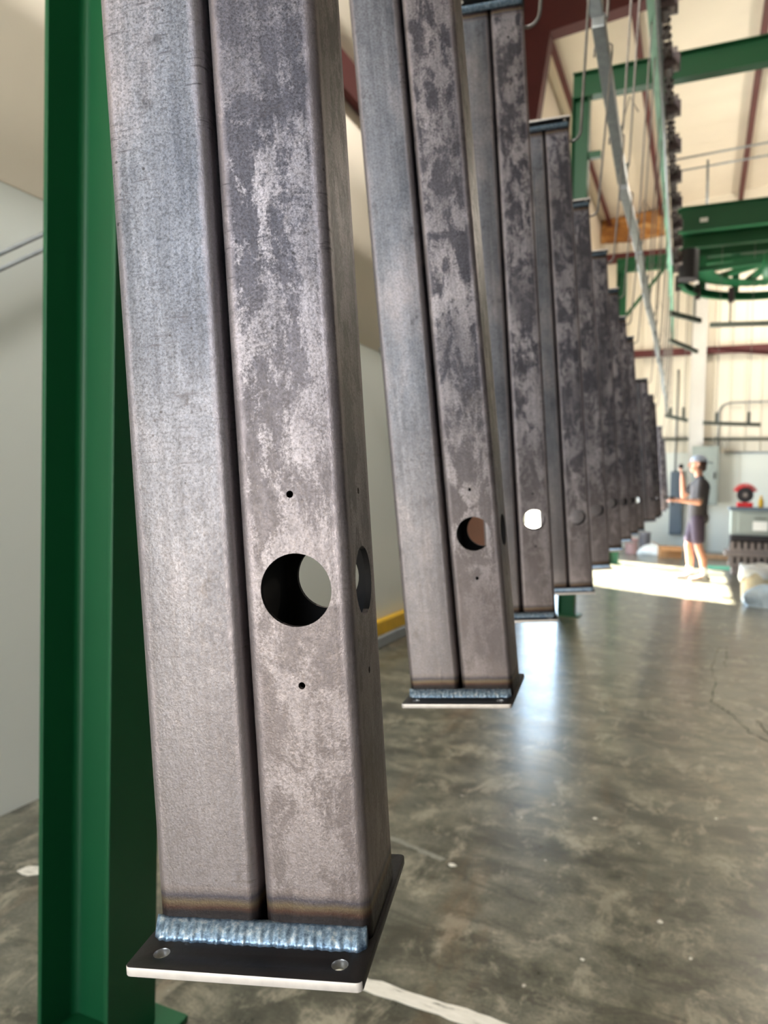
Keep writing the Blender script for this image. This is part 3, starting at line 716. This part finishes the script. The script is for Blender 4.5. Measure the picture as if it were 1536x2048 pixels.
# workbench stack at right edge
e = empty('machine_stand', (0.47, 12.3, 0)); tag(e, 'grey machine cabinet on notched cast metal stand at right edge', 'machine')
wd = 1.1
MB().box(-0.03, wd, 0.0, 0.6, 1.0, 1.05).build('top', M['bluegrey'], e, bevel=0.006)
MB().box(0.0, wd, 0.03, 0.57, 0.62, 1.0).build('cabinet', M['greybox'], e, bevel=0.008)
dr = MB().box(0.10, wd-0.05, 0.012, 0.03, 0.66, 0.96).build('drawer', M['greybox'], e, bevel=0.004)
MB().box(0.32, 0.48, 0.0, 0.012, 0.88, 0.895).build('handle', M['darkbar'], dr)
MB().box(0.30, 0.50, 0.006, 0.012, 0.70, 0.84).build('paper_label', M['white'], dr)
MB().box(0.0, wd, -0.02, 0.6, 0.53, 0.62).build('rubber_pad', M['black'], e, bevel=0.012)
for z0_, nm in ((0.37, 'upper'), (0.14, 'lower')):
    MB().box(-0.01, wd, 0.02, 0.58, z0_, z0_+0.045).build('rail', M['taupe'], e)
    MB().box(0.0, wd, 0.08, 0.52, z0_+0.045, z0_+0.15).build('core', M['black'], e)
    x_ = 0.0
    while x_ < wd-0.04:
        MB().box(x_, x_+0.055, 0.02, 0.08, z0_+0.045, z0_+0.15).build('tooth', M['taupe'], e); x_ += 0.092
MB().box(-0.07, wd, 0.0, 0.6, 0.29, 0.37).build('ledge', M['taupe'], e, bevel=0.008)
MB().box(0.03, wd, 0.06, 0.54, 0.0, 0.14).build('foot', M['taupe'], e, bevel=0.01)
e = empty('bench_grinder', (0.655, 12.42, 1.05)); tag(e, 'red based machine with a round black wheel on the cabinet', 'grinder')
MB().box(-0.11, 0.11, -0.08, 0.08, 0, 0.075).build('base', M['red'], e, bevel=0.012)
MB().tube([(0, -0.05, 0.19), (0, 0.05, 0.19)], 0.115, 28).build('wheel', M['black'], e)
MB().tube([(0, -0.065, 0.19), (0, -0.05, 0.19)], 0.035, 16).build('hub', M['taupe'], e)
mb = MB(); ap = [(0.125*math.cos(R(a_)), 0, 0.19+0.125*math.sin(R(a_))) for a_ in range(20, 161, 10)]
for p0, p1 in zip(ap[:-1], ap[1:]): mb.beam(p0, p1, 0.11, 0.014, (0, 1, 0))
mb.build('guard', M['red'], e)
e = empty('spray_bottle', (0.875, 12.4, 1.05)); tag(e, 'small yellow bottle standing on the cabinet', 'bottle')
MB().lathe([(0.032, 0), (0.036, 0.02), (0.036, 0.11), (0.014, 0.14), (0.014, 0.15)], 16).build('body', M['yellow'], e, True)
MB().lathe([(0.018, 0.15), (0.018, 0.175), (0.01, 0.18)], 12).build('cap', M['yellow'], e, True)

# drum with plastic liner
e = empty('drum', (0.70, 9.42, 0)); tag(e, 'white and tan drum with a plastic liner at right edge', 'drum')
MB().lathe([(0.20, 0), (0.21, 0.015), (0.215, 0.36), (0.225, 0.38), (0.225, 0.40), (0.205, 0.40), (0.20, 0.03)], 36).build('body', M['tan'], e, True)
mb = MB(); n = 48; prof = [(0.236, 0.28), (0.234, 0.36), (0.238, 0.415), (0.20, 0.425), (0.19, 0.36)]
vs = []
for j, (r_, z_) in enumerate(prof):
    for k_ in range(n):
        an = 2*math.pi*k_/n; q = 1+0.03*math.sin(7*an+j)+0.02*math.sin(17*an+2*j); dz_ = (0.05*math.sin(3*an+1)+0.02*math.sin(9*an)) if j == 0 else 0.008*math.sin(5*an)
        vs.append((r_*q*math.cos(an), r_*q*math.sin(an), z_+dz_))
mb.add(vs, [(j*n+k_, j*n+(k_+1) % n, (j+1)*n+(k_+1) % n, (j+1)*n+k_) for j in range(len(prof)-1) for k_ in range(n)])
lo_ = mb.build('plastic_liner', M['white'], e, True); sm_ = lo_.modifiers.new('t', 'SOLIDIFY'); sm_.thickness = 0.003

def lumpy(name, c, sx, sy, sz, mat, seed, parent=None, amp=0.22, sub=4):
    bm = bmesh.new(); bmesh.ops.create_icosphere(bm, subdivisions=sub, radius=1.0); rr = random.Random(seed)
    ws = [(Vector((rr.uniform(-1,1), rr.uniform(-1,1), rr.uniform(-1,1)))*rr.uniform(2, 7), rr.uniform(0, 6)) for _ in range(9)]
    for v in bm.verts:
        n_ = v.co.normalized(); f = 1+sum(math.sin(n_.dot(k_)+p)*amp/(1+k_.length*0.4) for k_, p in ws)
        v.co = Vector((n_.x*sx*f, n_.y*sy*f, max(n_.z*sz*f, -sz*0.42)))
    mz = min(v.co.z for v in bm.verts)
    for v in bm.verts: v.co.z -= mz
    me = bpy.data.meshes.new(name); bm.to_mesh(me); bm.free()
    for p in me.polygons: p.use_smooth = True
    return link(name, me, mat, parent, c)
o = lumpy('plastic_bag', (0.72, 9.0, 0), 0.26, 0.18, 0.16, M['clear'], 3); tag(o, 'crumpled pale blue plastic bag on the floor before the drum', 'plastic bag')
o = lumpy('white_sack', (-0.80, 15.5, 0), 0.31, 0.2, 0.16, M['sack'], 5, amp=0.12); tag(o, 'slumped white sack on the floor near the end wall', 'sack')
e = empty('cardboard_box', (-0.48, 15.15, 0)); tag(e, 'crushed open brown cardboard box beside the white sack', 'box'); e.rotation_euler[2] = R(12)
MB().box(-0.2, 0.2, -0.14, 0.14, 0, 0.012).build('bottom', M['card'], e)
for nm, a_ in (('side', (-0.2,-0.192,-0.14,0.14,0.012,0.22)), ('side', (0.192,0.2,-0.14,0.14,0.012,0.22)), ('side', (-0.192,0.192,-0.14,-0.132,0.012,0.22)), ('side', (-0.192,0.192,0.132,0.14,0.012,0.22))):
    MB().box(*a_).build(nm, M['card'], e)
MB().beam((-0.192, 0, 0.22), (-0.32, 0, 0.30), 0.28, 0.006, (0.5, 0, 1)).build('flap', M['card'], e)
MB().beam((0, -0.134, 0.22), (0, -0.26, 0.14), 0.38, 0.006).build('flap', M['card'], e)
MB().beam((0.194, 0, 0.22), (0.31, 0, 0.17), 0.28, 0.006).build('flap', M['card'], e)
def pail(c, r, h, mat, label):
    e = empty('pail', c); tag(e, label, 'pail')
    MB().lathe([(r*0.9, 0), (r*0.92, 0.01), (r, h-0.03), (r*1.04, h-0.025), (r*1.04, h), (r*0.95, h), (r*0.86, 0.03)], 28).build('body', mat, e, True)
    MB().tube([(r*1.04*math.cos(R(a_)), -0.02, h-0.03-0.9*r*math.sin(R(a_))*0.6) for a_ in range(0, 181, 15)], 0.004, 6).build('handle', M['rod'], e).location = (0, -r*0.9, 0)
pail((-1.22, 15.55, 0), 0.13, 0.32, M['pailp'], 'dusty pink grey pail on the floor under the far posts')
pail((-1.02, 16.3, 0), 0.12, 0.42, M['pail'], 'taller grey pail standing behind the pink one')
e = tag(MB().box(0.16, 0.62, 13.2, 13.75, 0.0, 0.012).build('floor_mat', M['mint'], bevel=0.004), 'mint green mat on the floor behind the worker', 'mat')
tag(MB().beam((0.12, 15.3, 0.045), (1.4, 15.6, 0.045), 0.14, 0.09).build('wood_board', M['wood'], bevel=0.006), 'pine board lying on the floor behind the machine', 'board')

# ------------------------------------------------------------------ worker
def remeshed(name, caps, voxel, mat, parent, smooth=6):
    """tapered capsules fused by a voxel remesh into one continuous skin"""
    mb = MB()
    def sph(c, r, sc=(1, 1, 1)):
        n, m_ = 14, 9; vs = []; c = Vector(c)
        for j in range(m_+1):
            ph = math.pi*j/m_
            for k_ in range(n):
                th = 2*math.pi*k_/n
                vs.append((c.x+r*sc[0]*math.sin(ph)*math.cos(th), c.y+r*sc[1]*math.sin(ph)*math.sin(th), c.z+r*sc[2]*math.cos(ph)))
        fs = [(j*n+k_, j*n+(k_+1) % n, (j+1)*n+(k_+1) % n, (j+1)*n+k_) for j in range(m_) for k_ in range(n)]
        mb.add(vs, fs)
    for cp in caps:
        if cp[0] == 's': sph(cp[1], cp[2], cp[3] if len(cp) > 3 else (1, 1, 1))
        else:
            p0, p1, r0, r1 = cp[1:5]; p0 = Vector(p0); p1 = Vector(p1)
            n = max(2, int((p1-p0).length/(min(r0, r1)*0.35)))
            for i in range(n+1):
                t = i/n; sph(p0.lerp(p1, t), r0+(r1-r0)*t, cp[5] if len(cp) > 5 else (1, 1, 1))
    o = mb.build(name, mat, parent)
    md = o.modifiers.new('r', 'REMESH'); md.mode = 'VOXEL'; md.voxel_size = voxel
    md = o.modifiers.new('s', 'SMOOTH'); md.iterations = smooth; md.factor = 0.5
    me = bake(o)
    for p in me.polygons: p.use_smooth = True
    return o
pe = empty('person', (0.0, 11.2, 0)); tag(pe, 'person in charcoal tee, shorts and cap, reaching toward the last posts', 'person')
# facing -X; near (left) side is -Y
hipL, hipR = (0.0, -0.09, 0.90), (-0.02, 0.09, 0.90)
kneL, kneR = (0.02, -0.10, 0.50), (-0.11, 0.10, 0.50)
ankL, ankR = (0.115, -0.11, 0.09), (-0.075, 0.11, 0.09)
shL, shR = (0.035, -0.185, 1.40), (0.0, 0.185, 1.41)
elL, elR = (0.01, -0.235, 1.12), (-0.20, 0.20, 1.20)
wrL, wrR = (-0.25, -0.20, 1.14), (-0.225, 0.16, 1.46)
head = (-0.035, 0, 1.645)
caps = [('c', hipL, kneL, 0.078, 0.052), ('c', kneL, (0.085,-0.105,0.33), 0.052, 0.054), ('c', (0.085,-0.105,0.33), ankL, 0.054, 0.036),
        ('c', hipR, kneR, 0.078, 0.052), ('c', kneR, (-0.085,0.105,0.33), 0.052, 0.054), ('c', (-0.085,0.105,0.33), ankR, 0.054, 0.036),
        ('c', ankL, (-0.02,-0.13,0.035), 0.034, 0.028), ('c', ankR, (-0.21,0.12,0.035), 0.034, 0.028),
        ('s', (0,0,0.93), 0.13, (0.85,1.2,0.9)), ('c', (0,0,0.95), (0.02,0,1.32), 0.115, 0.13, (0.85,1.25,1)), ('c', (0.03,-0.12,1.39), (0.01,0.12,1.40), 0.065, 0.065),
        ('c', shL, elL, 0.050, 0.040), ('c', elL, wrL, 0.041, 0.028), ('c', shR, elR, 0.050, 0.040), ('c', elR, wrR, 0.041, 0.028),
        ('c', (0.015,0,1.42), (-0.02,0,1.57), 0.058, 0.054),
        ('s', (-0.02,0,1.675), 0.095, (1.05,0.80,1.05)), ('s', (-0.055,0,1.60), 0.062, (1.0,0.86,1.0)), ('s', (-0.09,0,1.575), 0.030),
        ('c', (-0.125,0,1.665), (-0.142,0,1.635), 0.012, 0.016), ('c', (-0.118,-0.02,1.597), (-0.118,0.02,1.597), 0.011, 0.011),
        ('c', (-0.108,-0.035,1.688), (-0.108,0.035,1.688), 0.013, 0.013),
        ('c', (-0.005,-0.082,1.675), (-0.008,-0.08,1.64), 0.016, 0.011), ('c', (-0.005,0.082,1.675), (-0.008,0.08,1.64), 0.016, 0.011)]
def hand(wr, d, up, lat, curl):
    """palm, four unequal bent fingers and a thumb; d = pointing, up = back of hand, lat = thumb side"""
    wr = Vector(wr); d = Vector(d).normalized(); up = Vector(up).normalized(); lat = Vector(lat).normalized(); out = []
    for s in (-0.028, -0.010, 0.010, 0.028): out.append(('c', wr+d*0.01+lat*s*0.6, wr+d*0.085+lat*s, 0.017, 0.0145))
    for s, ln in ((-0.031, 0.058), (-0.0105, 0.074), (0.0105, 0.080), (0.031, 0.070)):
        p = wr+d*0.088+lat*s; dd = d.copy()
        for sg in (0.42, 0.33, 0.25):
            q = p+dd*ln*sg; out.append(('c', p, q, 0.0088, 0.0082)); p = q; dd = (dd - up*curl).normalized()
    p = wr+d*0.03+lat*0.03; q = p+(d*0.6+lat*0.8)*0.042; out.append(('c', p, q, 0.0125, 0.0105)); out.append(('c', q, q+(d*0.95+lat*0.1-up*0.2)*0.038, 0.0105, 0.009))
    return out
caps += hand(wrL, (-1, 0.1, 0.05), (0, -0.4, 1), (0, 1, 0.4), 0.55)
caps += hand(wrR, (-0.15, -0.1, 1), (1, 0.2, 0.1), (0, -1, 0), 0.5)
body = remeshed('body', caps, 0.0062, M['skin'], pe, 3)
remeshed('shirt', [('c', (0.0,0,0.90), (0.0,0,1.02), 0.140, 0.138, (0.92,1.25,1)), ('c', (0,0,1.02), (0.02,0,1.32), 0.138, 0.150, (0.88,1.25,1)), ('c', (0.035,-0.14,1.395), (0.012,0.14,1.405), 0.075, 0.075),
     ('c', (0.035,-0.17,1.40), (0.018,-0.225,1.20), 0.070, 0.066), ('c', (0.0,0.17,1.41), (-0.13,0.20,1.28), 0.070, 0.066), ('c', (0.013,0,1.42), (0.008,0,1.455), 0.074, 0.066), ('s', (0.08,-0.02,0.90), 0.10, (0.7,1.2,0.9))], 0.011, M['shirt'], pe)
remeshed('shorts', [('s', (0,0,0.91), 0.138, (0.9,1.22,0.8)), ('c', (0.0,-0.09,0.88), (0.015,-0.10,0.60), 0.098, 0.088), ('c', (-0.02,0.09,0.88), (-0.085,0.10,0.60), 0.098, 0.088)], 0.011, M['shorts'], pe)
for (ax_, ay_), sgn in (((0.115, -0.11), -1), ((-0.075, 0.11), 1)):
    remeshed('sock', [('c', (ax_-0.008, ay_, 0.19), (ax_, ay_, 0.07), 0.047, 0.043)], 0.007, M['sock'], pe)
    sh_ = remeshed('shoe', [('c', (ax_+0.035, ay_, 0.045), (ax_-0.06, ay_, 0.045), 0.044, 0.046, (1,0.95,0.95)), ('c', (ax_-0.06, ay_, 0.042), (ax_-0.17, ay_-0.01, 0.034), 0.046, 0.036, (1,1.05,0.9)), ('c', (ax_+0.01, ay_, 0.06), (ax_, ay_, 0.09), 0.046, 0.046)], 0.007, M['shoe'], pe)
    for v in sh_.data.vertices: v.co.z = max(v.co.z, 0.0)
    MB().box(ax_-0.19, ax_+0.075, ay_-0.04, ay_+0.04, 0.0, 0.018).build('sole', M['white'], sh_, bevel=0.008)
remeshed('hair', [('s', (0.0,0,1.672), 0.100, (1.0,0.83,0.98)), ('s', (0.05,0,1.61), 0.055, (0.8,1.1,1.1))], 0.008, M['hair'], pe)
for v in bpy.data.objects['hair'].data.vertices:
    if v.co.x < -0.03 and v.co.z < 1.71: v.co.x = -0.02
cp_ = remeshed('cap', [('s', (-0.012,0,1.692), 0.110, (1.06,0.84,0.90))], 0.008, M['cap'], pe)
for v in cp_.data.vertices:
    if v.co.z < 1.70: v.co.z = 1.70 + (v.co.z-1.70)*0.06
MB().prism([(0.085,-0.07),(0.13,-0.062),(0.17,-0.03),(0.18,0),(0.17,0.03),(0.13,0.062),(0.085,0.07)], 'z', 1.675, 1.684).build('cap_brim', M['bluegrey'], cp_, bevel=0.003)
for s in (-1, 1):
    MB().lathe([(0.001,-0.010),(0.008,-0.006),(0.010,0),(0.008,0.006),(0.001,0.010)], 10, (-0.112, s*0.034, 1.667)).build('eye', M['eye'], body, True)
e = empty('spray_gun', (-0.37, 11.0, 1.13)); tag(e, 'small dark tool held in the worker\'s outstretched hand', 'tool')
MB().tube([(-0.09, 0, 0.05), (0.06, 0, 0.05)], 0.014, 12).build('barrel', M['black'], e)
MB().beam((0.02, 0, 0.05), (0.04, 0, -0.06), 0.022, 0.028, (0, 1, 0)).build('grip', M['black'], e, bevel=0.005)
o = lumpy('black_glove_rag', (-0.25, 11.345, 1.60), 0.035, 0.03, 0.045, M['black'], 9, None, 0.15, 3); o.name = 'hand_tool'
tag(o, 'small black item held up in the worker\'s raised hand', 'tool')

# ------------------------------------------------------------------ high-bay lamps added out of view to brighten roof and far end
n = 0
for lx in (1.9,):
    for ly in (12.2, 15.6):
        e = empty('added_high_bay_lamp', (lx, ly, 6.3)); tag(e, f'added round high bay lamp hanging {["nearer the camera","nearer the end wall"][[12.2,15.6].index(ly)]}, right of the conveyor', 'lamp', 'added high bay lamps')
        MB().lathe([(0.06, 0.42), (0.10, 0.40), (0.16, 0.2), (0.27, 0.0), (0.26, 0.0), (0.15, 0.19), (0.09, 0.38)], 28).build('shade', M['galv'], e, True)
        MB().tube([(0, 0, 0.4), (0, 0, roofz(lx)-6.3-0.005)], 0.01, 8).build('stem', M['rod'], e)
        lgt = light('added_lamp_light', 'POINT', (0, 0, -0.12), 255, (1.0, 0.90, 0.76), shadow_soft_size=0.22)
        lgt.parent = e

# strip lamp added out of view to brighten the left wall
e = empty('added_strip_lamp', (-1.3, 2.6, 6.0)); tag(e, 'added long white strip lamp brightening the left wall from out of view', 'lamp')
MB().prism([(-0.16, 0.0), (-0.06, 0.09), (0.06, 0.09), (0.16, 0.0), (0.15, 0.0), (0.055, 0.08), (-0.055, 0.08), (-0.15, 0.0)], 'y', -1.25, 1.25).build('housing', M['white'], e)
for yy in (-1.0, 1.0): MB().tube([(0, yy, 0.085), (0, yy, roofz(-1.3)-6.0-0.003)], 0.006, 8).build('stem', M['rod'], e)
lgt = light('added_strip_light', 'AREA', (0, 0, -0.01), 215, (1.0, 0.97, 0.92), shape='RECTANGLE', size=0.26, size_y=2.4)
lgt.parent = e
